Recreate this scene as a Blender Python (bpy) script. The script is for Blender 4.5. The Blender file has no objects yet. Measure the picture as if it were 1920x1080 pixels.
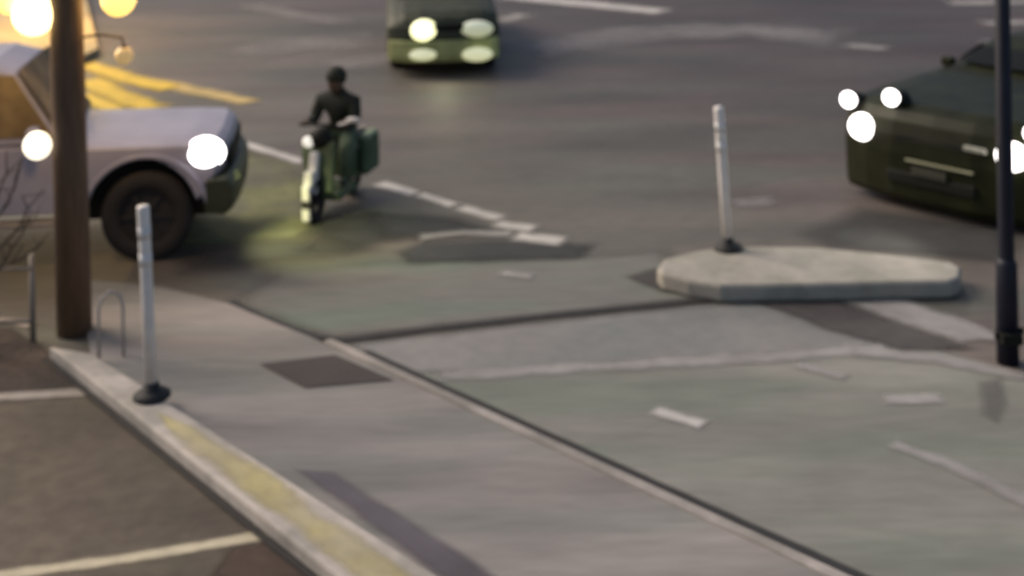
import bpy, bmesh, math, random
from mathutils import Vector, Matrix
random.seed(4)
SC = bpy.context.scene
COL = SC.collection
R = math.radians

# ------------------------------------------------------------ camera model
F, YH, H, ROLL = 2600.0, -420.0, 4.2, R(1.0)
RIGHT = Vector((math.cos(ROLL), 0, -math.sin(ROLL)))
UP = Vector((math.sin(ROLL), 0, math.cos(ROLL)))
FWD = Vector((0, 1, 0))
EYE = Vector((0, 0, H))
def G(px, py, z=0.0):
    d = RIGHT*((px-960)/F) - UP*((py-YH)/F) + FWD
    return EYE + d*((z-H)/d.z)
cd = bpy.data.cameras.new('camera'); cam = bpy.data.objects.new('camera', cd); COL.objects.link(cam)
M = Matrix((RIGHT, UP, -FWD)).transposed().to_4x4(); M.translation = EYE
cam.matrix_world = M
cd.sensor_fit = 'HORIZONTAL'; cd.sensor_width = 36; cd.lens = 36*F/1920
cd.shift_y = -(540-YH)/1920
cd.clip_end = 2000
cd.dof.use_dof = True; cd.dof.focus_distance = 3.2; cd.dof.aperture_fstop = 2.5
SC.camera = cam
SC.view_settings.view_transform = 'Standard'

# ------------------------------------------------------------ materials
def mat(name, col, rough=.8, var=.25, scale=6, big=.6, bigvar=.2, metal=0.0, bump=0.0, col2=None, c2scale=2.0, c2lo=.45, c2hi=.6, stretch=None, emit=None, estr=0, fade=None, spec=.5):
    m = bpy.data.materials.new(name); m.use_nodes = True
    nt = m.node_tree; N = nt.nodes; L = nt.links
    b = N['Principled BSDF']
    tc = N.new('ShaderNodeTexCoord')
    src = tc.outputs['Object']
    if stretch:
        mp = N.new('ShaderNodeMapping'); mp.inputs['Scale'].default_value = stretch[0]; mp.inputs['Rotation'].default_value = (0, 0, stretch[1])
        L.new(src, mp.inputs[0]); src = mp.outputs[0]
    n1 = N.new('ShaderNodeTexNoise'); n1.inputs['Scale'].default_value = scale; n1.inputs['Detail'].default_value = 6
    n2 = N.new('ShaderNodeTexNoise'); n2.inputs['Scale'].default_value = big; n2.inputs['Detail'].default_value = 3
    L.new(src, n1.inputs['Vector']); L.new(src, n2.inputs['Vector'])
    r1 = N.new('ShaderNodeMapRange'); r1.inputs[1].default_value = .3; r1.inputs[2].default_value = .7
    r1.inputs[3].default_value = 1-var; r1.inputs[4].default_value = 1+var
    r2 = N.new('ShaderNodeMapRange'); r2.inputs[1].default_value = .3; r2.inputs[2].default_value = .7
    r2.inputs[3].default_value = 1-bigvar; r2.inputs[4].default_value = 1+bigvar
    L.new(n1.outputs[0], r1.inputs[0]); L.new(n2.outputs[0], r2.inputs[0])
    mu = N.new('ShaderNodeMath'); mu.operation = 'MULTIPLY'; L.new(r1.outputs[0], mu.inputs[0]); L.new(r2.outputs[0], mu.inputs[1])
    base = N.new('ShaderNodeMix'); base.data_type = 'RGBA'
    base.inputs[6].default_value = (*col, 1); base.inputs[7].default_value = (*(col2 or col), 1)
    if col2:
        n3 = N.new('ShaderNodeTexNoise'); n3.inputs['Scale'].default_value = c2scale; n3.inputs['Detail'].default_value = 4
        L.new(src, n3.inputs['Vector'])
        r3 = N.new('ShaderNodeMapRange'); r3.inputs[1].default_value = c2lo; r3.inputs[2].default_value = c2hi
        L.new(n3.outputs[0], r3.inputs[0]); L.new(r3.outputs[0], base.inputs[0])
    else:
        base.inputs[0].default_value = 0
    vm = N.new('ShaderNodeVectorMath'); vm.operation = 'SCALE'
    L.new(base.outputs[2], vm.inputs[0]); L.new(mu.outputs[0], vm.inputs['Scale'])
    L.new(vm.outputs[0], b.inputs['Base Color'])
    b.inputs['Roughness'].default_value = rough; b.inputs['Metallic'].default_value = metal
    b.inputs['Specular IOR Level'].default_value = spec
    if bump:
        bp = N.new('ShaderNodeBump'); bp.inputs['Strength'].default_value = bump; bp.inputs['Distance'].default_value = .02
        L.new(n1.outputs[0], bp.inputs['Height']); L.new(bp.outputs[0], b.inputs['Normal'])
    if emit:
        b.inputs['Emission Color'].default_value = (*emit, 1); b.inputs['Emission Strength'].default_value = estr
    if fade:   # worn paint, surfacing or painted shade whose edge thins out into the ground beneath
        at = N.new('ShaderNodeAttribute'); at.attribute_name = 'wear'
        n4 = N.new('ShaderNodeTexNoise'); n4.inputs['Scale'].default_value = fade[0]; n4.inputs['Detail'].default_value = 5
        L.new(tc.outputs['Object'], n4.inputs['Vector'])
        a1 = N.new('ShaderNodeMath'); a1.operation = 'MULTIPLY_ADD'; L.new(n4.outputs[0], a1.inputs[0]); a1.inputs[1].default_value = fade[1]; a1.inputs[2].default_value = -.5*fade[1]
        a2 = N.new('ShaderNodeMath'); a2.operation = 'ADD'; L.new(a1.outputs[0], a2.inputs[0]); L.new(at.outputs['Fac'], a2.inputs[1])
        a3 = N.new('ShaderNodeMapRange'); a3.interpolation_type = 'SMOOTHSTEP'; a3.inputs[1].default_value = .05; a3.inputs[2].default_value = .95
        a3.inputs[4].default_value = fade[2]
        L.new(a2.outputs[0], a3.inputs[0])
        a4 = N.new('ShaderNodeMath'); a4.operation = 'MULTIPLY'; L.new(a3.outputs[0], a4.inputs[0])
        a5 = N.new('ShaderNodeMapRange'); a5.inputs[2].default_value = .25; L.new(at.outputs['Fac'], a5.inputs[0]); L.new(a5.outputs[0], a4.inputs[1])
        L.new(a4.outputs[0], b.inputs['Alpha'])
    return m

ASPH = (0.136, 0.110, 0.090)
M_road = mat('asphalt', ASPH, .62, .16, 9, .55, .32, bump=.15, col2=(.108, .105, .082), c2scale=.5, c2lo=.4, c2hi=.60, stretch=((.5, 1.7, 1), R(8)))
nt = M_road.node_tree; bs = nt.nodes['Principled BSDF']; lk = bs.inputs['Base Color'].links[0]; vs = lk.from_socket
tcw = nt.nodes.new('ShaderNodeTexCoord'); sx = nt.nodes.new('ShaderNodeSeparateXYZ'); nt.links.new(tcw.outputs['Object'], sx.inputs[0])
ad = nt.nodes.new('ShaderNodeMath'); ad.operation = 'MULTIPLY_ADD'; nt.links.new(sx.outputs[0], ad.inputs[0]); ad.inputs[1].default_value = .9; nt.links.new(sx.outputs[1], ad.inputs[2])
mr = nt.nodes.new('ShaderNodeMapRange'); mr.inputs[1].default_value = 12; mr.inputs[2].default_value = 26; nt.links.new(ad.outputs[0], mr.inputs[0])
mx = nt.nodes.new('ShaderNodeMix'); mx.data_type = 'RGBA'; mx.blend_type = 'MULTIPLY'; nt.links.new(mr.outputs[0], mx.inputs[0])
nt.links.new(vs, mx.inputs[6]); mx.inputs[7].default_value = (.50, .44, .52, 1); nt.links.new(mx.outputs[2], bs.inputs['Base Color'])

M_lane = mat('cycle_lane_concrete', (.222, .216, .186), .8, .10, 7, .9, .20, bump=.08, col2=(.182, .198, .162), c2scale=.8, stretch=((.45, 1.8, 1), R(5)), fade=(3, .2, 1))
M_lane2 = mat('apron_concrete', (.178, .172, .152), .8, .12, 7, .8, .24, bump=.08, col2=(.125, .148, .12), c2scale=.8, stretch=((.45, 1.8, 1), R(5)), fade=(2, .5, 1))
M_apron = mat('pale_apron', (.245, .236, .224), .8, .08, 8, .7, .16, col2=(.205, .212, .20), c2scale=.8, fade=(3, .3, .9))
M_path = mat('path_concrete', (.262, .236, .216), .8, .10, 7, .9, .22, bump=.08, col2=(.215, .208, .188), c2scale=1.0, stretch=((.45, 2.0, 1), R(8)))
M_kerb = mat('kerb_concrete', (.47, .42, .37), .8, .12, 10, 1.2, .2, bump=.15, col2=(.36, .33, .29), c2scale=3)
M_edge = mat('edging_concrete', (.36, .325, .29), .8, .12, 10, 1.2, .2, bump=.15, col2=(.26, .24, .21), c2scale=2)
M_kerbface = mat('island_concrete', (.385, .355, .30), .8, .1, 10, 1.5, .18, bump=.15, col2=(.29, .275, .225), c2scale=3)
M_yel = mat('worn_yellow_paint', (.50, .43, .20), .7, .12, 9, 2, .2, col2=(.48, .43, .29), c2scale=1.6, c2lo=.4, c2hi=.66, fade=(2.4, 1.7, .8))
M_yline = mat('bright_yellow_paint', (.80, .54, .05), .7, .12, 9, 2, .15, fade=(2.2, 1.0, .95))
M_dirt = mat('brown_paving', (.100, .078, .058), .85, .2, 8, .9, .3, bump=.2, col2=(.084, .07, .048), c2scale=1.2)
M_bed = mat('dark_soil', (.052, .038, .029), .95, .3, 14, 1.5, .3, bump=.5, fade=(4, .4, 1))
M_rust = mat('dark_brown_ground', (.065, .042, .030), .9, .2, 10, 1.5, .3, fade=(3, .6, .9))
M_white = mat('worn_white_paint', (.52, .49, .45), .7, .12, 9, 1.5, .15, fade=(5, .7, 1))
M_cream = mat('worn_cream_paint', (.50, .44, .31), .7, .12, 9, 1.5, .15, fade=(5, .7, 1))
M_pedge = mat('pale_edging', (.33, .29, .25), .7, .12, 9, 1.5, .15, fade=(4, .5, 1))
M_faint = mat('faded_white_paint', (.37, .35, .33), .75, .12, 6, 1, .2, fade=(3, 1.0, .75))
M_warmw = mat('warm_white_paint', (.66, .48, .18), .7, .1, 6, 1, .2, fade=(2.2, 1.0, .9))
M_faintr = mat('ghost_road_paint', (.26, .24, .235), .75, .12, 6, 1, .2, fade=(1.5, 1.2, .62))
M_jointshade = mat('joint_and_kerb_shade', (.024, .022, .022), .8, .2, 9, fade=(3, .6, 1))  # joint tone, also the painted shade at the left kerb's foot
M_patch = mat('tar_patch', (.062, .054, .050), .75, .15, 6, 1.5, .2, fade=(3, .6, .9))
M_patch2 = mat('dark_road_patch', (.036, .036, .034), .75, .15, 6, 1.5, .25, fade=(1.5, .5, .9))  # plain dark tone; also paints the shadow under the dark car
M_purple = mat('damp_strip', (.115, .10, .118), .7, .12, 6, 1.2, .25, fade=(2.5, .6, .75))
M_smudge = mat('lane_smudge', (.15, .14, .125), .6, .15, 6, fade=(3, .5, .6))  # darker smudge on the lane surface
M_plate = mat('iron_cover', (.058, .046, .040), .75, .15, 40, 1.5, .15, bump=.3)
M_green = mat('green_lane_paint', (.20, .205, .085), .8, .15, 7, 1, .25, col2=(.15, .15, .09), c2scale=1.3, fade=(2, .6, .9))
M_pole = mat('brown_pole', (.135, .080, .046), .75, .2, 7, 1.2, .25, bump=.1, stretch=((5, 5, .6), 0))
M_black = mat('black_paint', (.012, .013, .024), .5, .2, 8, spec=.3)
M_rubber = mat('black_rubber', (.014, .014, .014), .7, .2, 20)
M_post = mat('white_plastic', (.80, .75, .70), .5, .06, 8, 2, .08)
M_band = mat('reflective_band', (.76, .73, .70), .35, .05, 20)
M_truck = mat('pale_truck_paint', (.315, .300, .375), .42, .06, 5, 1.5, .14)
M_darkcar = mat('near_black_olive_paint', (.016, .018, .006), .5, .25, 5, 2, .3, spec=.18)
M_palecar = mat('grey_green_paint', (.050, .055, .030), .55, .15, 5, spec=.3)
M_lit = mat('lamplit_bumper_plastic', (.44, .46, .18), .6, .25, 5, 1.5, .35)  # glow of the car's own lamps put into the bumper colour
M_glass = mat('dark_glass', (.012, .014, .014), .6, .1, 4, spec=.1)
M_glassw = mat('warm_reflection_glass', (.19, .135, .07), .5, .3, 3, 1.5, .3, spec=.2)  # warm reflected light put into the glass colour
M_chrome = mat('chrome', (.32, .32, .20), .5, .08, 8, metal=.1)
M_trim = mat('black_trim', (.012, .013, .010), .65, .2, 8, spec=.2)
M_bumper = mat('dark_green_bumper', (.028, .033, .015), .5, .2, 6)
M_rim = mat('dark_wheel', (.022, .019, .018), .7, .1, 8)
M_tyre = mat('tyre_rubber', (.020, .016, .015), .8, .15, 14)
M_scoot = mat('green_scooter_paint', (.085, .125, .060), .6, .2, 6)
M_pann = mat('muted_green_canvas', (.080, .12, .064), .85, .3, 6)
M_fend = mat('white_scooter_paint', (.78, .75, .74), .4, .05, 6)
M_jacket = mat('dark_jacket', (.018, .021, .014), .85, .25, 12, bump=.2)
M_trous = mat('olive_trousers', (.085, .12, .070), .9, .25, 12, bump=.2)
M_skin = mat('skin', (.10, .065, .045), .6, .08, 14)
M_shoe = mat('dark_shoe', (.02, .018, .016), .7, .2, 10)
M_grey = mat('dull_steel', (.33, .28, .235), .6, .15, 12, metal=.1)
M_twig = mat('bark', (.055, .040, .030), .9, .25, 18)
def lamp_mat(name, c, s): return mat(name, (.8, .8, .8), .3, .02, 4, emit=c, estr=s)
M_head = lamp_mat('lit_headlamp', (1, .93, .90), 6)
M_headg = lamp_mat('lit_headlamp_yellowish', (1, .98, .50), 1.8)
M_headp = lamp_mat('pale_lamp_panel', (.95, 1, .50), .3)
M_headdim = lamp_mat('dim_lamp', (1, 1, .50), .5)
M_globe = lamp_mat('lit_globe', (1, .80, .36), 4)
M_globey = lamp_mat('lit_globe_yellow', (1, .62, .10), 1.9)
M_globew = lamp_mat('lit_globe_pale', (1, .88, .66), 2)
M_globed = mat('dim_amber_globe', (.6, .45, .25), .3, .02, 4, emit=(1, .62, .22), estr=.35)
M_scl = lamp_mat('dim_scooter_lamp', (1, .95, .80), .7)

# ------------------------------------------------------------ mesh helpers
def obj(name, bm, m, parent=None, smooth=False, bevel=0, seg=2):
    bmesh.ops.recalc_face_normals(bm, faces=bm.faces)
    me = bpy.data.meshes.new(name); bm.to_mesh(me); bm.free()
    if smooth:
        for p in me.polygons: p.use_smooth = True
    me.materials.append(m)
    o = bpy.data.objects.new(name, me); COL.objects.link(o)
    if parent: o.parent = parent
    if bevel:
        md = o.modifiers.new('bevel', 'BEVEL'); md.width = bevel; md.segments = seg; md.limit_method = 'ANGLE'; md.angle_limit = R(35)
    return o
def empty(name, loc, rz=0, tilt=None):
    o = bpy.data.objects.new(name, None); COL.objects.link(o); o.location = loc
    o.rotation_euler = (tilt[0] if tilt else 0, tilt[1] if tilt else 0, rz); o.empty_display_size = .1
    return o
def tag(o, label, cat, group=None):
    o['label'] = label; o['category'] = cat
    if group: o['group'] = group
    return o
def struct(o): o['kind'] = 'structure'; return o
def B(): return bmesh.new()
def box(bm, c, s, rot=None):
    m = Matrix.Translation(c) @ (rot.to_4x4() if rot else Matrix()) @ Matrix.Diagonal((s[0], s[1], s[2], 1))
    bmesh.ops.create_cube(bm, size=1, matrix=m); return bm
def cyl(bm, p0, p1, r0, r1=None, seg=16):
    p0, p1 = Vector(p0), Vector(p1); d = p1-p0
    q = d.to_track_quat('Z', 'Y').to_matrix().to_4x4()
    bmesh.ops.create_cone(bm, cap_ends=True, segments=seg, radius1=r0, radius2=r0 if r1 is None else r1, depth=d.length, matrix=Matrix.Translation((p0+p1)/2) @ q)
    return bm
def ell(bm, c, s, seg=20):
    bmesh.ops.create_uvsphere(bm, u_segments=seg, v_segments=seg//2, radius=1, matrix=Matrix.Translation(c) @ Matrix.Diagonal((s[0], s[1], s[2], 1))); return bm
def lathe(bm, prof, Mx=Matrix(), seg=28, closed=False):
    rings = []
    for k in range(seg):
        a = 2*math.pi*k/seg
        rings.append([bm.verts.new(Mx @ Vector((r*math.cos(a), r*math.sin(a), z))) for z, r in prof])
    n = len(prof)
    for k in range(seg):
        A, C = rings[k], rings[(k+1) % seg]
        for i in range(n if closed else n-1):
            j = (i+1) % n
            bm.faces.new((A[i], A[j], C[j], C[i]))
    if not closed:
        for i in (0, n-1):
            if prof[i][1] > 1e-4: bm.faces.new([rg[i] for rg in rings])
    return bm
def tube(bm, pts, r, seg=10, r1=None):
    pts = [Vector(p) for p in pts]; rings = []
    for i, p in enumerate(pts):
        d = (pts[min(i+1, len(pts)-1)]-pts[max(i-1, 0)]).normalized()
        q = d.to_track_quat('Z', 'Y').to_matrix()
        if i == 0: ref = q.col[0].copy()
        ax = (ref-d*ref.dot(d)).normalized(); ay = d.cross(ax); ref = ax
        rr = r if r1 is None else r+(r1-r)*i/(len(pts)-1)
        rings.append([bm.verts.new(p+ax*rr*math.cos(2*math.pi*k/seg)+ay*rr*math.sin(2*math.pi*k/seg)) for k in range(seg)])
    for a, b in zip(rings, rings[1:]):
        for k in range(seg): bm.faces.new((a[k], a[(k+1) % seg], b[(k+1) % seg], b[k]))
    bm.faces.new(rings[0]); bm.faces.new(rings[-1][::-1])
    return bm
def area(ps): return .5*sum(ps[i][0]*ps[(i+1) % len(ps)][1]-ps[(i+1) % len(ps)][0]*ps[i][1] for i in range(len(ps)))
def offset(ps, d):
    out = []; n = len(ps)
    for i in range(n):
        a, p, c = Vector(ps[i-1]), Vector(ps[i]), Vector(ps[(i+1) % n])
        e1 = (p-a).normalized(); e2 = (c-p).normalized()
        n1 = Vector((e1.y, -e1.x)); n2 = Vector((e2.y, -e2.x)); b = n1+n2
        if b.length < 1e-3: b = n1
        b.normalize(); k = max(.45, b.dot(n1))
        out.append(p+b*d/k)
    return out
def sheet(name, pts, m, parent, z, fade=0.0):
    ps = [Vector((p[0], p[1])) for p in pts]
    if area(ps) < 0: ps = ps[::-1]
    bm = B()
    if fade:
        lay = bm.verts.layers.float.new('wear')
        inn = offset(ps, -fade*.5); outr = offset(ps, fade*.5)
        vi = [bm.verts.new((p.x, p.y, z)) for p in inn]; vo = [bm.verts.new((p.x, p.y, z)) for p in outr]
        for v in vi: v[lay] = 1.0
        for v in vo: v[lay] = 0.0
        n = len(ps)
        for i in range(n): bm.faces.new((vo[i], vo[(i+1) % n], vi[(i+1) % n], vi[i]))
        f = bm.faces.new(vi); bmesh.ops.triangulate(bm, faces=[f])
    else:
        bm.faces.new([bm.verts.new((p.x, p.y, z)) for p in ps]); bmesh.ops.triangulate(bm, faces=bm.faces)
    for f in bm.faces:
        f.normal_update()
        if f.normal.z < 0: f.normal_flip()
    me = bpy.data.meshes.new(name); bm.to_mesh(me); bm.free(); me.materials.append(m)
    o = bpy.data.objects.new(name, me); COL.objects.link(o)
    if parent: o.parent = parent
    return o
def prism(bm, pts, z0, z1):
    a = [bm.verts.new((p[0], p[1], z0)) for p in pts]; b = [bm.verts.new((p[0], p[1], z1)) for p in pts]
    n = len(pts); bm.faces.new(b); bm.faces.new(a[::-1])
    for i in range(n): bm.faces.new((a[i], a[(i+1) % n], b[(i+1) % n], b[i]))
    return bm
def stripe(name, pix, w, m, parent, z=.008, fade=None):
    ps = [G(x, y) for x, y in pix]
    fine = []
    for a, b in zip(ps, ps[1:]):
        k = max(1, int((b-a).length/.5))
        fine += [a+(b-a)*i/k for i in range(k)]
    ps = fine+[ps[-1]]
    lo, hi = [], []
    for i, p in enumerate(ps):
        d = (ps[min(i+1, len(ps)-1)]-ps[max(i-1, 0)]); d.z = 0; d.normalize(); n = Vector((-d.y, d.x, 0))*w/2
        j = random.uniform(.9, 1.08)
        lo.append(p+n*j); hi.append(p-n*j)
    return sheet(name, lo+hi[::-1], m, parent, z, fade or w*.7)
def spoly(name, pix, m, parent, z=.004, fade=.14):
    return sheet(name, [G(x, y) for x, y in pix], m, parent, z, fade)

# ------------------------------------------------------------ setting
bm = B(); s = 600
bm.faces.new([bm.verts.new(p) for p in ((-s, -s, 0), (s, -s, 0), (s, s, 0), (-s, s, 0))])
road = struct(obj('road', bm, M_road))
spoly('cycle_lane', [(640, 646), (1300, 574), (1420, 568), (1600, 600), (1930, 715), (2500, 900), (2500, 1300), (2060, 1300), (1600, 1088)], M_lane, road, .004, .12)
spoly('pale_strip', [(660, 648), (1300, 576), (1420, 572), (1560, 600), (1660, 650), (830, 700), (770, 700)], M_apron, road, .007, .16)
spoly('apron', [(445, 573), (520, 505), (760, 492), (1100, 482), (1240, 470), (1320, 566), (980, 602), (625, 634), (530, 612)], M_lane2, road, .004, .4)
spoly('green_lane', [(330, 460), (372, 340), (455, 285), (560, 318), (600, 420), (560, 448), (400, 462)], M_green, road, .004, .5)
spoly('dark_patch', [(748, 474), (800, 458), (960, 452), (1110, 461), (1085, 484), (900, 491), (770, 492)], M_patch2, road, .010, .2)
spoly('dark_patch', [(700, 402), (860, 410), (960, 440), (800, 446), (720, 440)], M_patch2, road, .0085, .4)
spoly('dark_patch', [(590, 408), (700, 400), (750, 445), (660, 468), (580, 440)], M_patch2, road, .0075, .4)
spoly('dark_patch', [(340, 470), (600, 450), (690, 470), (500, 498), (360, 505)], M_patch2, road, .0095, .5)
for a, b, w_ in (((712, 345), (778, 364), .18), ((786, 366), (852, 386), .15), ((862, 390), (938, 412), .18)):
    stripe('lane_dash', [a, b], w_, M_white, road)
stripe('lane_line', [(450, 268), (505, 285), (568, 305)], .14, M_white, road)
stripe('lane_line', [(255, 148), (360, 170), (468, 193)], .34, M_warmw, road)
stripe('yellow_line', [(160, 122), (250, 150), (320, 168)], .34, M_yline, road, .0125)
stripe('yellow_line', [(160, 150), (215, 176), (285, 204)], .40, M_yline, road)
stripe('yellow_line', [(150, 180), (200, 200), (250, 222)], .26, M_yline, road, .0105)
stripe('lane_dash', [(930, 422), (1002, 431)], .18, M_white, road, .0125)
stripe('lane_dash', [(968, 445), (1052, 454)], .22, M_white, road, .0125)
stripe('ghost_line', [(790, 446), (870, 438), (965, 441)], .15, M_faint, road, .0125)
stripe('crosswalk_bar', [(455, 104), (560, 84), (680, 78)], 1.0, M_faintr, road)
stripe('crosswalk_bar', [(620, 125), (760, 108), (930, 100)], .7, M_faintr, road)
stripe('crosswalk_bar', [(980, 96), (1200, 62), (1400, 58), (1560, 72)], 1.2, M_faintr, road)
stripe('crosswalk_bar', [(470, 12), (640, 44)], .5, M_faintr, road)
stripe('crosswalk_bar', [(935, 40), (985, 28)], .4, M_faint, road)
stripe('stop_line', [(955, -6), (1100, 8), (1240, 22)], .55, M_white, road)
stripe('crosswalk_bar', [(1780, 6), (1960, 4)], .5, M_faint, road)
stripe('crosswalk_bar', [(1845, 44), (1990, 42)], .45, M_faint, road)
stripe('crosswalk_bar', [(1840, 80), (1990, 80)], .4, M_faintr, road)
stripe('crosswalk_bar', [(1580, 84), (1662, 92)], .3, M_faint, road)
stripe('crosswalk_bar', [(1380, 385), (1450, 378)], .25, M_faintr, road)
stripe('edge_line', [(820, 708), (1100, 690), (1400, 675), (1660, 655)], .16, M_faint, road, .012, .13)
stripe('lane_dash', [(1228, 773), (1318, 798)], .12, M_white, road, .012)
stripe('lane_dash', [(1495, 686), (1585, 710)], .11, M_faint, road, .012)
stripe('lane_dash', [(1660, 752), (1765, 750)], .12, M_faint, road, .012)
stripe('lane_dash', [(940, 515), (1000, 520)], .12, M_faint, road, .012)
stripe('arc_line', [(1675, 836), (1780, 872), (1860, 912), (1990, 980)], .11, M_faint, road, .012)
spoly('dark_patch', [(1420, 568), (1570, 568), (1700, 612), (1820, 654), (1690, 660), (1560, 622)], M_patch, road, .010, .14)
spoly('white_bar', [(1590, 570), (1700, 566), (1790, 598), (1880, 636), (1800, 644), (1700, 610)], M_faint, road, .0125, .14)
stripe('white_bar', [(1600, 660), (1760, 676), (1930, 712)], .15, M_faint, road, .0135)
spoly('smudge_patch', [(1838, 720), (1876, 712), (1884, 760), (1868, 792), (1844, 780)], M_smudge, road, .0085, .1)
spoly('dark_patch', [(1520, 440), (1620, 396), (1900, 430), (1880, 490), (1560, 462)], M_patch2, road, .006, .5)  # shadow under the dark car's nose, painted as a dark sheet
spoly('dark_patch', [(1175, 520), (1240, 505), (1330, 560), (1240, 548)], M_patch, road, .009, .14)
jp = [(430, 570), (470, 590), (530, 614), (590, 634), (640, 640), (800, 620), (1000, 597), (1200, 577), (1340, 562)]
stripe('joint_line', jp, .10, M_jointshade, road, .0150, .07)

# left paving bay
KZ = .10
kl0, kl1 = G(92, 648, KZ), G(640, 1085, KZ)
kr0, kr1 = G(174, 662, KZ), G(832, 1085, KZ)
def ext(a, b, t): return b+(b-a).normalized()*t
kl2, kr2 = ext(kl0, kl1, 4), ext(kr0, kr1, 4)
bay = struct(sheet('parking_bay', [kl0+Vector((.05, 0, 0)), kl2, kl2+Vector((-9, -2, 0)), kl0+Vector((-6, -.5, 0)), kl0+Vector((-1.2, .55, 0)), kl0+Vector((-.4, .32, 0))], M_dirt, None, .004))
spoly('soil_bed', [(-80, 612), (20, 618), (75, 650), (165, 722), (60, 735), (-80, 742)], M_bed, bay, .008, .08)
spoly('brown_patch', [(440, 1030), (520, 1020), (640, 1090), (520, 1130), (400, 1080)], M_rust, bay, .0075, .1)
stripe('pale_edging', [(-80, 606), (0, 602), (60, 612)], .12, M_pedge, bay, .012)
stripe('parking_line', [(-60, 750), (60, 744), (195, 736)], .12, M_pedge, bay, .012)
stripe('parking_line', [(-60, 1090), (250, 1048), (560, 995)], .095, M_cream, bay, .008)
bm = prism(B(), [kl0, kl2, kr2, kr0], 0, KZ)
kerb = struct(obj('kerb', bm, M_kerb, None, False, .02, 2))
def kp(t, u):
    a = kl0+(kl1-kl0)*t; b = kr0+(kr1-kr0)*t
    return a+(b-a)*u
sheet('yellow_paint', [kp(.36, .45), kp(.50, .26), kp(.8, .24), kp(1.3, .24), kp(1.3, .68), kp(.95, .68), kp(.75, .72), kp(.48, .72)], M_yel, kerb, KZ+.004, .13)
e = (kl1-kl0).normalized(); n = Vector((-e.y, e.x, 0)); n = -n if n.x > 0 else n
sheet('kerb_shade_strip', [kl0+n*.05, kl0, kl2, kl2+n*.05], M_jointshade, bay, .0145, .04)  # dark strip painting the shade along the kerb's left foot
c0, c1 = G(606, 640, .03), G(1556, 1080, .03); c2 = ext(c0, c1, 4)
pe = (c1-c0).normalized(); pn = Vector((pe.y, -pe.x, 0)); pn = -pn if pn.x < 0 else pn
path = struct(obj('path', prism(B(), [kr0, G(160, 610), G(172, 530), G(300, 542), G(430, 574), G(520, 612), G(580, 636), c0, c2, kr2], 0, .02), M_path))
k2 = [c0, c2, c2+pn*.075, c0+pn*.075]
struct(obj('path_edging', prism(B(), k2, 0, .034), M_edge, None, False, .008))
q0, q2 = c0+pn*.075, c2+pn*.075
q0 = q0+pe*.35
sheet('joint_line', [q0, q2, q2+pn*.10, q0+pn*.075], M_jointshade, road, .0165, .045)
sheet('cover_plate', [G(486, 682, .026), G(628, 665, .026), G(738, 712, .026), G(572, 727, .026)], M_plate, path, .026)
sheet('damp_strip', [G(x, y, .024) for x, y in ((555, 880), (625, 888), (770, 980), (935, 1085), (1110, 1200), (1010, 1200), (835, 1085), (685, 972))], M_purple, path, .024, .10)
struct(obj('pavement', prism(B(), [G(x, y, .12) for x, y in ((-300, -60), (150, -60), (185, 90), (100, 130), (60, 230), (-300, 260))], 0, .12), mat('warm_paving', (.46, .36, .20), .8, .15, 8, 1, .2), None, False, .02))

ipx = [(1232, 500), (1245, 484), (1290, 472), (1345, 462), (1430, 460), (1530, 462), (1660, 475), (1785, 490), (1802, 500), (1800, 520), (1780, 526), (1560, 531), (1350, 534), (1290, 524), (1240, 511)]
isl = obj('traffic_island', prism(B(), [G(x, y, .15) for x, y in ipx], 0, .15), M_kerbface, None, False, .035, 3)
tag(isl, 'low pale concrete traffic island carrying a white flexible post', 'traffic island')

# ------------------------------------------------------------ delineator posts
def post(px, py, z, h, lean, label):
    t = empty('delineator_post', G(px, py, z), 0, (0, lean))
    tag(t, label, 'post', None)
    obj('base', lathe(B(), [(0, .0), (.0, .125), (.02, .125), (.045, .09), (.055, .055), (.10, .05), (.10, 0)]), M_rubber, t, True)
    obj('tube', lathe(B(), [(.08, .042), (h*.5, .040), (h-.02, .042), (h, .038), (h, 0)]), M_post, t, True)
    for k in (.72, .86): obj('reflective_band', lathe(B(), [(h*k-.04, .0405), (h*k-.04, .0435), (h*k+.04, .0435), (h*k+.04, .0405)]), M_band, t, True)
    return t
post(285, 744, KZ, 1.275, R(-1.7), 'white flexible post with black base on the kerb by the brown pole')
post(1365, 467, .15, 1.21, R(-2.8), 'white flexible post with black base standing on the concrete island')

# ------------------------------------------------------------ brown pole with lamps
t = empty('street_pole', G(140, 624), 0, (0, R(-.5)))
tag(t, 'thick brown pole with lit globe lamps at left', 'pole')
obj('shaft', lathe(B(), [(0, .132), (1.5, .128), (3, .12), (5.5, .11), (5.5, 0)], seg=20), M_pole, t, True)
def globe(x, y, z, r, m):
    g = obj('globe_lamp', ell(B(), (x, y, z), (r, r, r)), m, t, True)
    sgn = 1 if x > 0 else -1
    bm = B(); tube(bm, [(sgn*.1, 0, z+.16), ((x+sgn*.1)/2, y/2, z+r+.10), (x*.97, y, z+r+.07), (x, y, z+r*.8)], .010); cyl(bm, (x, y, z+r*.85), (x, y, z+r*1.1), .06*r/.13, .04*r/.13)
    obj('bracket', bm, M_pole, g)
globe(-.23, -.05, 2.45, .16, M_globe)
globe(.40, 0, 2.54, .13, M_globey)
globe(-.48, .15, 2.54, .12, M_globey)
globe(.42, .05, 2.10, .07, M_globed)
g = obj('globe_lamp', ell(B(), (-.22, -.08, 1.46), (.105, .105, .105)), M_globew, t, True)
obj('bracket', cyl(cyl(B(), (-.12, 0, 1.46), (-.14, -.04, 1.46), .06, .06), (-.1, 0, 1.42), (-.2, -.06, 1.42), .02, .02), M_trim, g)

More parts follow.
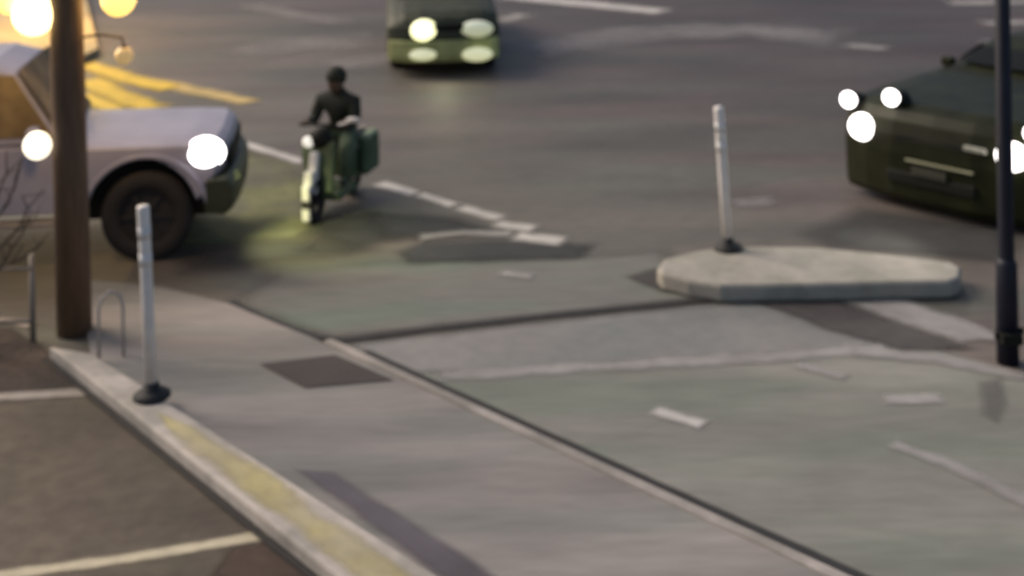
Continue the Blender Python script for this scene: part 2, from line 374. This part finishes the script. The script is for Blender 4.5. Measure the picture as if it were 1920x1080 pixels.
t = empty('metal_railing', G(62, 640)); tag(t, 'low dull metal railing at left edge beside the brown pole', 'railing')
for x in (0, -.75): obj('upright', cyl(B(), (x, .0, 0), (x, 0, .66), .024, .020), M_grey, t, True)
for z in (.16, .56): obj('rail', cyl(B(), (-.95, -.03, z), (.0, -.03, z), .013, .013), M_grey, t, True)

h0, h1 = G(186, 676, .02), G(232, 668, .02)
tag(obj('bike_hoop', tube(B(), [h0, h0+Vector((0, 0, .36)), h0+Vector((.015, 0, .44)), (h0+h1)/2+Vector((0, 0, .49)), h1+Vector((-.015, 0, .44)), h1+Vector((0, 0, .36)), h1], .012, 8), mat('pale_steel', (.40, .36, .33), .6, .1, 9), None, True),
    'slim pale steel hoop between the brown pole and the near white post', 'bike rack')

t = empty('bare_shrub', G(-22, 668)); tag(t, 'thin leafless shrub with dark twigs at the left edge', 'shrub')
rs = random.Random(11)
obj('trunk', tube(B(), [(0, 0, 0), (.02, .01, .35), (-.01, 0, .7), (.03, 0, 1.0)], .022, 8, .012), M_twig, t, True)
for z0, dx, dz in ((.55, .34, .50), (.75, .42, .46), (.9, .30, .55), (.98, .16, .50), (.8, -.3, .5), (.6, .40, .22)):
    bm = B(); pts = [Vector((.01, 0, z0))]
    for k in range(1, 6):
        f = k/5; pts.append(Vector((dx*f+rs.uniform(-.02, .02), rs.uniform(-.06, .06), z0+dz*f**1.4+rs.uniform(-.02, .02))))
    tube(bm, pts, .011, 6, .005)
    for k in (2, 3, 4):
        q = pts[k]; tube(bm, [q, q+Vector((rs.uniform(-.05, .12), rs.uniform(-.05, .05), rs.uniform(.03, .10))), q+Vector((rs.uniform(.0, .2), rs.uniform(-.08, .08), rs.uniform(.10, .2)))], .006, 6, .003)
    obj('branch', bm, M_twig, t, True)

t = empty('signal_pole', G(1890, 680), 0, (0, R(.1))); tag(t, 'slim black pole at right edge in front of the dark car', 'pole')
obj('shaft', lathe(B(), [(.05, .058), (.7, .055), (4.8, .050), (4.8, 0)], seg=20), M_black, t, True)
obj('sleeve', lathe(B(), [(0, .0), (0, .078), (.70, .074), (.74, .055)], seg=20), M_black, t, True)
obj('clamp', box(cyl(B(), (-.10, -.03, .2), (.10, -.03, .24), .022, .022), (0, -.03, .2), (.14, .16, .07)), M_trim, t)

# ------------------------------------------------------------ vehicles
def arch(cx, cz, r, zb, n=12):
    s = math.asin((zb-cz)/r)
    return [(cx+r*math.cos(s+(math.pi-2*s)*k/n), cz+r*math.sin(s+(math.pi-2*s)*k/n)) for k in range(n+1)]
def loft(bm, prof, w, bow=.15, xb=-.4, drop=.03, top=.8, ys=(-1, -.97, -.88, -.7, -.4, 0, .4, .7, .88, .97, 1), tuck=0.0):
    sl = []
    for u in ys:
        row = []
        for x, z in prof:
            k = max(0, min(1, (x-xb)/(-xb if xb < 0 else 1)))
            xx = x-bow*abs(u)**3*k
            zz = z-(drop*abs(u)**5 if z > top else 0)
            yy = u*w*(1-tuck*max(0, z-.6))
            row.append(bm.verts.new((xx, yy, zz)))
        sl.append(row)
    n = len(prof)
    for a, b in zip(sl, sl[1:]):
        for i in range(n):
            j = (i+1) % n; bm.faces.new((a[i], a[j], b[j], b[i]))
    bm.faces.new(sl[0]); bm.faces.new(sl[-1][::-1])
    return bm
def wheel(parent, x, y, r, w, out):
    Mx = Matrix.Translation((x, y, r)) @ Matrix.Rotation(R(90), 4, 'X')
    o = obj('wheel', lathe(B(), [(-w/2, .60*r), (-w/2, .9*r), (-w*.36, r), (w*.36, r), (w/2, .9*r), (w/2, .60*r)], Mx, 32, True), M_tyre, parent, True)
    bm = lathe(B(), [(-.02, 0), (-.02, .3*r), (-.05, .55*r), (.0, .61*r)], Matrix.Translation((x, y+out*w*.3, r)) @ Matrix.Rotation(R(90 if out < 0 else -90), 4, 'X'), 28)
    for k in range(6):
        a = k*math.pi/3
        box(bm, (x+.33*r*math.cos(a), y+out*w*.36, r+.33*r*math.sin(a)), (.5*r, .025, .09*r), Matrix.Rotation(-a, 3, 'Y'))
    cyl(bm, (x, y+out*w*.2, r), (x, y+out*w*.42, r), .12*r, .1*r)
    obj('rim', bm, M_rim, o)
def panel(name, pts, m, parent, off=(0, 0, 0)):
    bm = B(); bm.faces.new([bm.verts.new(Vector(p)+Vector(off)) for p in pts]); return obj(name, bm, m, parent)

# pale truck -------------------------------------------------
S = .94
head = R(6)
hv = Vector((math.cos(head), math.sin(head), 0)); lv = Vector((-math.sin(head), math.cos(head), 0))
o0 = G(278, 488) + lv*.68*S
t = empty('pickup_truck', o0, head); t.scale = (S, S, S)
tag(t, 'pale lavender pickup truck with lit headlamp behind the brown pole', 'truck')
W = .78
prof = [(.60, .68), (.72, .80), (.76, .98), (.74, 1.06), (.66, 1.11), (.40, 1.13), (-.2, 1.14), (-.8, 1.15), (-4.0, 1.17), (-4.06, 1.10), (-4.08, .68), (-4.0, .56)]
prof += arch(-3.35, .42, .56, .56)[::-1] + [(-2.8, .50), (-.62, .50)] + arch(0, .42, .56, .56)[::-1] + [(.58, .60)]
obj('body', loft(B(), prof, W, .08, -.3, .06, 1.0, tuck=.03), M_truck, t, False, .04, 3)
for cx in (0, -3.35): obj('inner_arch', box(B(), (cx, 0, .62), (1.18, 1.12, .5)), M_trim, t)
def lip(cx, sgn):
    return tube(B(), [(cx+.575*math.cos(a), sgn*(W-.010), .42+.575*math.sin(a)) for a in [R(12+156*k/22) for k in range(23)]], .026, 10)
for cx in (0, -3.35):
    for sg in (-1, 1):
        obj('fender_flare', lip(cx, sg), M_truck, t, True)
        wheel(t, cx, sg*.62, .42, .26, sg)
cab = [(-.74, 1.13), (-1.18, 1.80), (-1.42, 1.88), (-2.7, 1.88), (-2.88, 1.13)]
obj('cabin', loft(B(), cab, .75, .04, -2, .04, 1.5, tuck=.12), M_truck, t, False, .04, 3)
for sg in (-1, 1):
    def sy(z): return sg*(.75*(1-.12*(z-.6))+.012)
    panel('side_window', [(-.84, sy(1.20), 1.20), (-1.20, sy(1.77), 1.77), (-1.97, sy(1.80), 1.80), (-1.97, sy(1.20), 1.20)], M_glassw, t)
    panel('side_window', [(-2.03, sy(1.20), 1.20), (-2.03, sy(1.80), 1.80), (-2.66, sy(1.80), 1.80), (-2.80, sy(1.20), 1.20)], M_glassw, t)
    d = obj('door', box(B(), (-1.42, sg*(W-.020), .83), (1.04, .035, .56)), M_truck, t, False, .012)
    obj('handle', box(B(), (-1.85, sg*(W+.008), 1.0), (.16, .03, .035)), M_trim, d, False, .008)
    obj('mirror', box(B(), (-.98, sg*(W+.10), 1.24), (.10, .20, .18)), M_truck, t, False, .03, 3)
    obj('running_board', box(B(), (-1.7, sg*(W-.02), .42), (2.0, .16, .05)), M_grey, t, False, .015)
    obj('headlight', ell(B(), (.545 if sg < 0 else .515, sg*.69, .985 if sg < 0 else .95), (.185, .135, .15) if sg < 0 else (.165, .12, .125)), M_head, t, True)
panel('windshield', [(-.760, .66, 1.17), (-.760, -.66, 1.17), (-1.175, -.62, 1.795), (-1.175, .62, 1.795)], M_glassw, t, (.014, 0, .012))
obj('grille', box(B(), (.74, 0, .90), (.06, .9, .18)), M_trim, t, False, .02)
bprof = [(.56, .44), (.76, .42), (.84, .48), (.85, .68), (.79, .77), (.58, .76)]
obj('bumper', loft(B(), bprof, .80, .09, .3, .0, 5), M_bumper, t, False, .03, 3)

def car(t, w, paint, zb=.24, bow=.22, bev=.04, wx=0.0, roof=1.46, mir=.10, hood=.97, nose=None, drop=.11):
    front = nose or [(-.05, zb), (.0, zb+.08), (.02, .54), (-.02, .68), (-.10, .80), (-.25, hood-.09), (-.7, hood-.03)]
    prof = front+[(-1.3, hood), (-3.9, hood+.04), (-4.1, .94), (-4.2, .72), (-4.16, .30)]
    prof += arch(-3.35, .33, .40, .26)[::-1] + [(-2.9, .22), (-1.3, .22)] + arch(-.86, .33, .40, .26)[::-1]
    obj('body', loft(B(), prof, w, bow, -.7, drop, .76, tuck=.05), paint, t, False, bev, 4)
    for cx in (-.86, -3.35): obj('inner_arch', box(B(), (cx, 0, .43), (.86, 2*w-.5, .38)), M_trim, t)
    x0 = -1.05-wx; zc = hood-.02
    gh = [(x0, zc), (x0-.72, roof-.07), (x0-1.0, roof), (-3.3, roof-.01), (-3.95, zc)]
    obj('cabin', loft(B(), gh, w*.93, .12, -2.4, .08, 1.15, tuck=.28), paint, t, False, .05, 3)
    ww = lambda z: w*.93*(1-.28*(z-.6))
    zt = roof-.10; zl = hood+.05
    def xf(z): return x0-.72*(z-zc)/(roof-.07-zc)
    panel('windshield', [(xf(zl)-.04, ww(zl)-.12, zl), (xf(zl), 0, zl), (xf(zl)-.04, -ww(zl)+.12, zl), (xf(zt)-.03, -ww(zt)+.12, zt-.02), (xf(zt), 0, zt), (xf(zt)-.03, ww(zt)-.12, zt-.02)], M_glass, t, (.035, 0, .03))
    z1 = roof-.12
    for sg in (-1, 1):
        panel('side_window', [(x0-.35, sg*(ww(zl)+.012), zl), (x0-.8, sg*(ww(z1)+.012), z1), (-2.65, sg*(ww(z1)+.012), z1), (-2.65, sg*(ww(zl)+.012), zl)], M_glass, t)
        panel('side_window', [(-2.73, sg*(ww(zl)+.012), zl), (-2.73, sg*(ww(z1)+.012), z1), (-3.2, sg*(ww(z1)+.012), z1), (-3.65, sg*(ww(zl)+.012), zl)], M_glass, t)
        obj('mirror', box(B(), (x0-.35, sg*(w+mir-.03), hood+.03), (.10, .15, .10)), paint, t, False, .03, 3)
        for x in (-.86, -3.35): wheel(t, x, sg*(w-.13), .33, .21, sg)
    obj('grille', box(box(B(), (-.02, 0, .68), (.05, .7*w, .09)), (.006, 0, .68), (.015, .66*w, .010)), M_trim, t, False, .01)
    obj('air_intake', box(B(), (.0, 0, .32), (.05, .9*w, .12)), M_trim, t, False, .02)
    return t

pL, pR = G(1620, 234, .70), G(1912, 292, .70)
cc = (pL+pR)/2; cc.z = 0; u = (pR-pL).normalized(); hd = Vector((u.y, -u.x, 0)); hd = hd if hd.y < 0 else -hd
ang = math.atan2(hd.y, hd.x)
t = empty('dark_car', cc+hd*.15, ang)
tag(t, 'near black olive car with several lit front lamps facing the island at right', 'car')
nose = [(-.06, .06), (.0, .14), (.02, .54), (.01, .70), (-.03, .84), (-.10, .93), (-.22, .98), (-.7, 1.0)]
car(t, 1.03, M_darkcar, bow=.16, bev=.07, wx=.60, roof=1.28, mir=-.06, hood=1.0, nose=nose, drop=.05)
for sg in (-1, 1):
    obj('headlight', ell(B(), (-.08, sg*.77, .70), (.12, .15, .13)), M_head, t, True)
lf_ = Vector((-hd.y, hd.x, 0))
# small auxiliary lamps let into the front edge of the bonnet
for px, py, z, both in ((1591, 187, .93, True), (1671, 183, 1.03, False)):
    P = G(px, py, z)-cc
    lx, ly = P.dot(hd)-.15, abs(P.dot(lf_))
    for sg in ((-1, 1) if both else (-1,)):
        a = obj('auxiliary_lamp', ell(B(), (lx, sg*ly, z), (.06, .085, .08)), M_head, t, True)
        obj('housing', ell(B(), (lx-.11, sg*(ly-.02), z-.04), (.13, .11, .10)), M_trim, a, True)
obj('bumper_strip', box(B(), (.025, .10, .50), (.03, .70, .022)), M_chrome, t, False, .01)
obj('trim_bar', box(B(), (.012, .46, .72), (.03, .22, .05)), mat('pale_trim', (.42, .42, .34), .4, .1, 6), t, False, .012)
obj('plate', box(B(), (.03, 0, .41), (.02, .36, .08)), mat('dull_plate', (.04, .04, .025), .6, .1, 9), t, False, .006)

pc = G(834, 143)
t = empty('far_car', pc, R(-90+5)); tag(t, 'grey green car with yellowish lit lamps at the top edge of the road', 'car')
car(t, .80, M_palecar)
obj('headlight', ell(B(), (-.05, -.28, .64), (.10, .19, .16)), M_headg, t, True)
obj('headlight', ell(B(), (-.05, .46, .64), (.10, .24, .12)), M_headp, t, True)
obj('lower_lamp', ell(B(), (.055, -.30, .32), (.04, .19, .08)), M_headdim, t, True)
obj('lower_lamp', ell(B(), (.045, .46, .30), (.05, .22, .10)), M_headdim, t, True)
obj('bumper', loft(B(), [(-.2, .20), (.03, .20), (.06, .28), (.05, .50), (-.2, .54)], .78, .20, -.6, 0, 5), M_lit, t, False, .04, 3)

def bike_wheel(parent, x, r, w, name='wheel'):
    Mx = Matrix.Translation((x, 0, r)) @ Matrix.Rotation(R(90), 4, 'X')
    o = obj(name, lathe(B(), [(-w/2, .68*r), (-w/2, .88*r), (-w*.25, r), (w*.25, r), (w/2, .88*r), (w/2, .68*r)], Mx, 28, True), M_tyre, parent, True)
    bm = lathe(B(), [(-.03, .55*r), (-.03, .69*r), (.03, .69*r), (.03, .55*r)], Mx, 28, True)
    for k in range(5):
        a = 2*math.pi*k/5
        box(bm, (x+.3*r*math.cos(a), 0, r+.3*r*math.sin(a)), (.6*r, .02, .07*r), Matrix.Rotation(-a, 3, 'Y'))
    cyl(bm, (x, -.06, r), (x, .06, r), .05, .05)
    obj('rim', bm, M_rim, o)

# ------------------------------------------------------------ scooter and rider
SCL = .90
hs = Vector((-.26, -.965, 0)).normalized(); angs = math.atan2(hs.y, hs.x)
p0 = G(589, 414)
org = p0 - hs*.50*SCL
t = empty('motor_scooter', org, angs); t.scale = (SCL,)*3
tag(t, 'green motor scooter with white front fender ridden past the truck', 'scooter')
bike_wheel(t, .50, .23, .11); bike_wheel(t, -.56, .23, .12)
obj('front_fender', box(box(box(B(), (.57, 0, .42), (.20, .10, .24), Matrix.Rotation(R(-14), 3, 'Y')), (.70, 0, .24), (.05, .09, .38)), (.48, 0, .60), (.08, .10, .24), Matrix.Rotation(R(-18), 3, 'Y')), M_fend, t, False, .03, 3)
obj('fork', tube(tube(B(), [(.50, .075, .23), (.36, .05, .62)], .02), [(.50, -.075, .23), (.36, -.05, .62)], .02), M_trim, t)
obj('leg_shield', box(B(), (.38, .02, .54), (.06, .34, .54), Matrix.Rotation(R(-14), 3, 'Y')), M_scoot, t, False, .06, 4)
obj('steering_column', cyl(B(), (.36, 0, .5), (.24, 0, .92), .04, .035), M_trim, t)
obj('front_cowl', ell(B(), (.31, 0, .82), (.11, .13, .11)), M_trim, t, True)
obj('headlight', ell(B(), (.39, -.10, .80), (.04, .065, .06)), M_scl, t, True)
obj('floorboard', box(B(), (.10, .0, .215), (.52, .48, .09)), M_scoot, t, False, .03)
bprof = [(-.80, .46), (-.72, .62), (-.15, .60), (-.10, .30), (-.30, .26), (-.40, .44), (-.62, .48)]
obj('body', loft(B(), bprof, .22, .0, -.9, .03, .5), M_scoot, t, False, .05, 3)
obj('seat', box(B(), (-.42, 0, .645), (.66, .28, .09)), M_rubber, t, False, .04, 3)
hb = obj('handlebar', tube(B(), [(.165, -.28, .93), (.24, -.10, .95), (.24, .10, .95), (.165, .28, .93)], .017), M_trim, t)
for sg in (-1, 1):
    obj('grip', cyl(B(), (.195, sg*.20, .938), (.165, sg*.29, .929), .022, .022), M_rubber, hb)
mi = obj('mirror', ell(B(), (.24, .36, 1.02), (.02, .08, .03)), M_fend, t, True)
obj('stem', tube(B(), [(.21, .16, .945), (.23, .26, .98), (.24, .35, 1.01)], .012, 8), M_fend, mi)
bm = box(B(), (-.40, .285, .50), (.40, .12, .42))
pn_ = obj('pannier', bm, M_pann, t, False, .055, 4)
obj('flap', box(B(), (-.39, .285, .71), (.34, .12, .05)), mat('highlight_canvas', (.24, .30, .19), .8, .25, 8), pn_, False, .024, 3)  # pale highlight on the bag put into the flap colour
obj('rack', box(B(), (-.74, 0, .655), (.3, .2, .03)), M_grey, t, False, .01)

V, E, RAD = [], [], []
def jn(p, r, par=None):
    V.append(Vector(p)); RAD.append(r if isinstance(r, tuple) else (r, r)); i = len(V)-1
    if par is not None: E.append((par, i))
    return i
pel = jn((-.28, 0, .74), (.17, .14)); sp = jn((-.28, 0, .86), (.165, .13), pel); ch = jn((-.25, 0, 1.02), (.185, .145), sp)
up_ = jn((-.22, 0, 1.13), (.15, .12), ch)
nk = jn((-.195, 0, 1.22), .066, up_); hd1 = jn((-.165, 0, 1.28), (.078, .082), nk); hd2 = jn((-.155, 0, 1.36), (.09, .097), hd1); hd3 = jn((-.16, 0, 1.43), (.064, .069), hd2)
nose_ = jn((-.064, 0, 1.325), .014, hd1)
for sg in (-1, 1):
    sh = jn((-.20, sg*.195, 1.11), .09, up_); el = jn((-.10, sg*.245, .90), .066, sh); wr = jn((.09, sg*.22, .95), .040, el); pa = jn((.145, sg*.225, .955), (.032, .022), wr)
    for k in range(4):
        yy = sg*(.192+.022*k); kk = (.96, 1.04, 1.0, .86)[k]
        f1 = jn((.145+.045*kk, yy, .967), .0095, pa); f2 = jn((.145+.07*kk, yy, .94), .009, f1); jn((.175, yy, .91), .0085, f2)
    th = jn((.14, sg*.18, .935), .011, pa); jn((.185, sg*.165, .92), .0095, th)
    hp = jn((-.25, sg*.11, .72), .12, pel); kn = jn((.12, sg*.225, .67), .092, hp); cf = jn((.11, sg*.22, .50), .08, kn); an = jn((.07, sg*.19, .335), .050, cf); toe = jn((.22, sg*.205, .305), (.044, .034), an)
me = bpy.data.meshes.new('person_skel'); bm = B(); lay = bm.verts.layers.skin.verify()
bv = [bm.verts.new(p) for p in V]
for i, v in enumerate(bv): v[lay].radius = RAD[i]; v[lay].use_root = (i == 0)
bm.verts.ensure_lookup_table()
for a, b in E: bm.edges.new((bv[a], bv[b]))
bm.to_mesh(me); bm.free()
tmp = bpy.data.objects.new('tmp_skel', me); COL.objects.link(tmp)
tmp.modifiers.new('skin', 'SKIN'); sd = tmp.modifiers.new('sub', 'SUBSURF'); sd.levels = 2; sd.render_levels = 2
dg = bpy.context.evaluated_depsgraph_get(); dg.update()
bme = bpy.data.meshes.new_from_object(tmp.evaluated_get(dg)); bme.name = 'person'
bpy.data.objects.remove(tmp)
bme.materials.clear()
for m in (M_jacket, M_trous, M_skin, M_shoe): bme.materials.append(m)
for p in bme.polygons:
    c = p.center; p.use_smooth = True
    k = 0
    if c.z > 1.23: k = 2
    elif c.x > .10 and c.z > .85: k = 2
    elif c.z < .345: k = 3
    elif c.z < .80 and not (c.z > .7 and c.x < -.36): k = 1
    p.material_index = k
person = bpy.data.objects.new('person', bme); COL.objects.link(person)
person.location = org; person.rotation_euler = (0, 0, angs); person.scale = (SCL,)*3
tag(person, 'rider in dark jacket and olive trousers seated on the green scooter', 'person')
bm = ell(B(), (-.175, 0, 1.385), (.125, .118, .115), 24)
for v in list(bm.verts):
    if v.co.z < 1.345 and v.co.x > -.18: v.co.z = 1.345
    elif v.co.z < 1.285: v.co.z = 1.285
obj('helmet', bm, M_jacket, person, True)
for sg in (-1, 1): obj('eye', ell(B(), (-.078, sg*.034, 1.338), (.01, .013, .008), 10), M_trim, person, True)
obj('mouth', box(B(), (-.086, 0, 1.265), (.012, .045, .008)), mat('lips', (.10, .05, .04), .5), person)

# ------------------------------------------------------------ light
w = bpy.data.worlds.new('World'); SC.world = w; w.use_nodes = True
nt = w.node_tree; bg = nt.nodes['Background']; sky = nt.nodes.new('ShaderNodeTexSky'); sky.sky_type = 'NISHITA'; sky.sun_disc = False
SE, SA = R(38), R(-60)
sky.sun_elevation = SE; sky.sun_rotation = SA; sky.dust_density = 4; sky.air_density = 1.0
nt.links.new(sky.outputs[0], bg.inputs[0]); bg.inputs[1].default_value = .115
sl = bpy.data.lights.new('sun', 'SUN'); sl.energy = 2.1; sl.angle = R(28); sl.color = (1, .86, .72)
so = bpy.data.objects.new('sun', sl); COL.objects.link(so)
dirv = Vector((math.sin(SA)*math.cos(SE), math.cos(SA)*math.cos(SE), math.sin(SE)))
so.rotation_euler = dirv.to_track_quat('Z', 'Y').to_euler()
def pt(loc, e, c, r=.12):
    l = bpy.data.lights.new('lamp_light', 'POINT'); l.energy = e; l.color = c; l.shadow_soft_size = r
    o = bpy.data.objects.new('lamp_light', l); COL.objects.link(o); o.location = loc
def spot(loc, d, e, c, a=70):
    l = bpy.data.lights.new('beam', 'SPOT'); l.energy = e; l.color = c; l.spot_size = R(a); l.spot_blend = 1; l.shadow_soft_size = .1
    o = bpy.data.objects.new('beam', l); COL.objects.link(o); o.location = loc; o.rotation_euler = (-Vector(d)).to_track_quat('Z', 'Y').to_euler()
pb = G(140, 624)
pt(pb+Vector((-.40, .45, 2.35)), 45, (1, .64, .24))
pt(pb+Vector((.40, .3, 2.50)), 14, (1, .58, .18))
lf = G(110, 70); pt(Vector((lf.x, lf.y, 1.9)), 280, (1, .62, .16), .2)
spot(o0+hv*.86*S-lv*.5+Vector((0, 0, .80)), hv*.8+Vector((0, .1, -.95)), 95, (1, .98, .48), 100)
fc = Vector((cc.x, cc.y, .72))+hd*.35
spot(fc, hd+Vector((0, 0, -.3)), 40, (1, .95, .8), 100)
spot(Vector((pc.x, pc.y-.15, .55)), Vector((.1, -1, -.55)), 10, (1, 1, .6), 110)
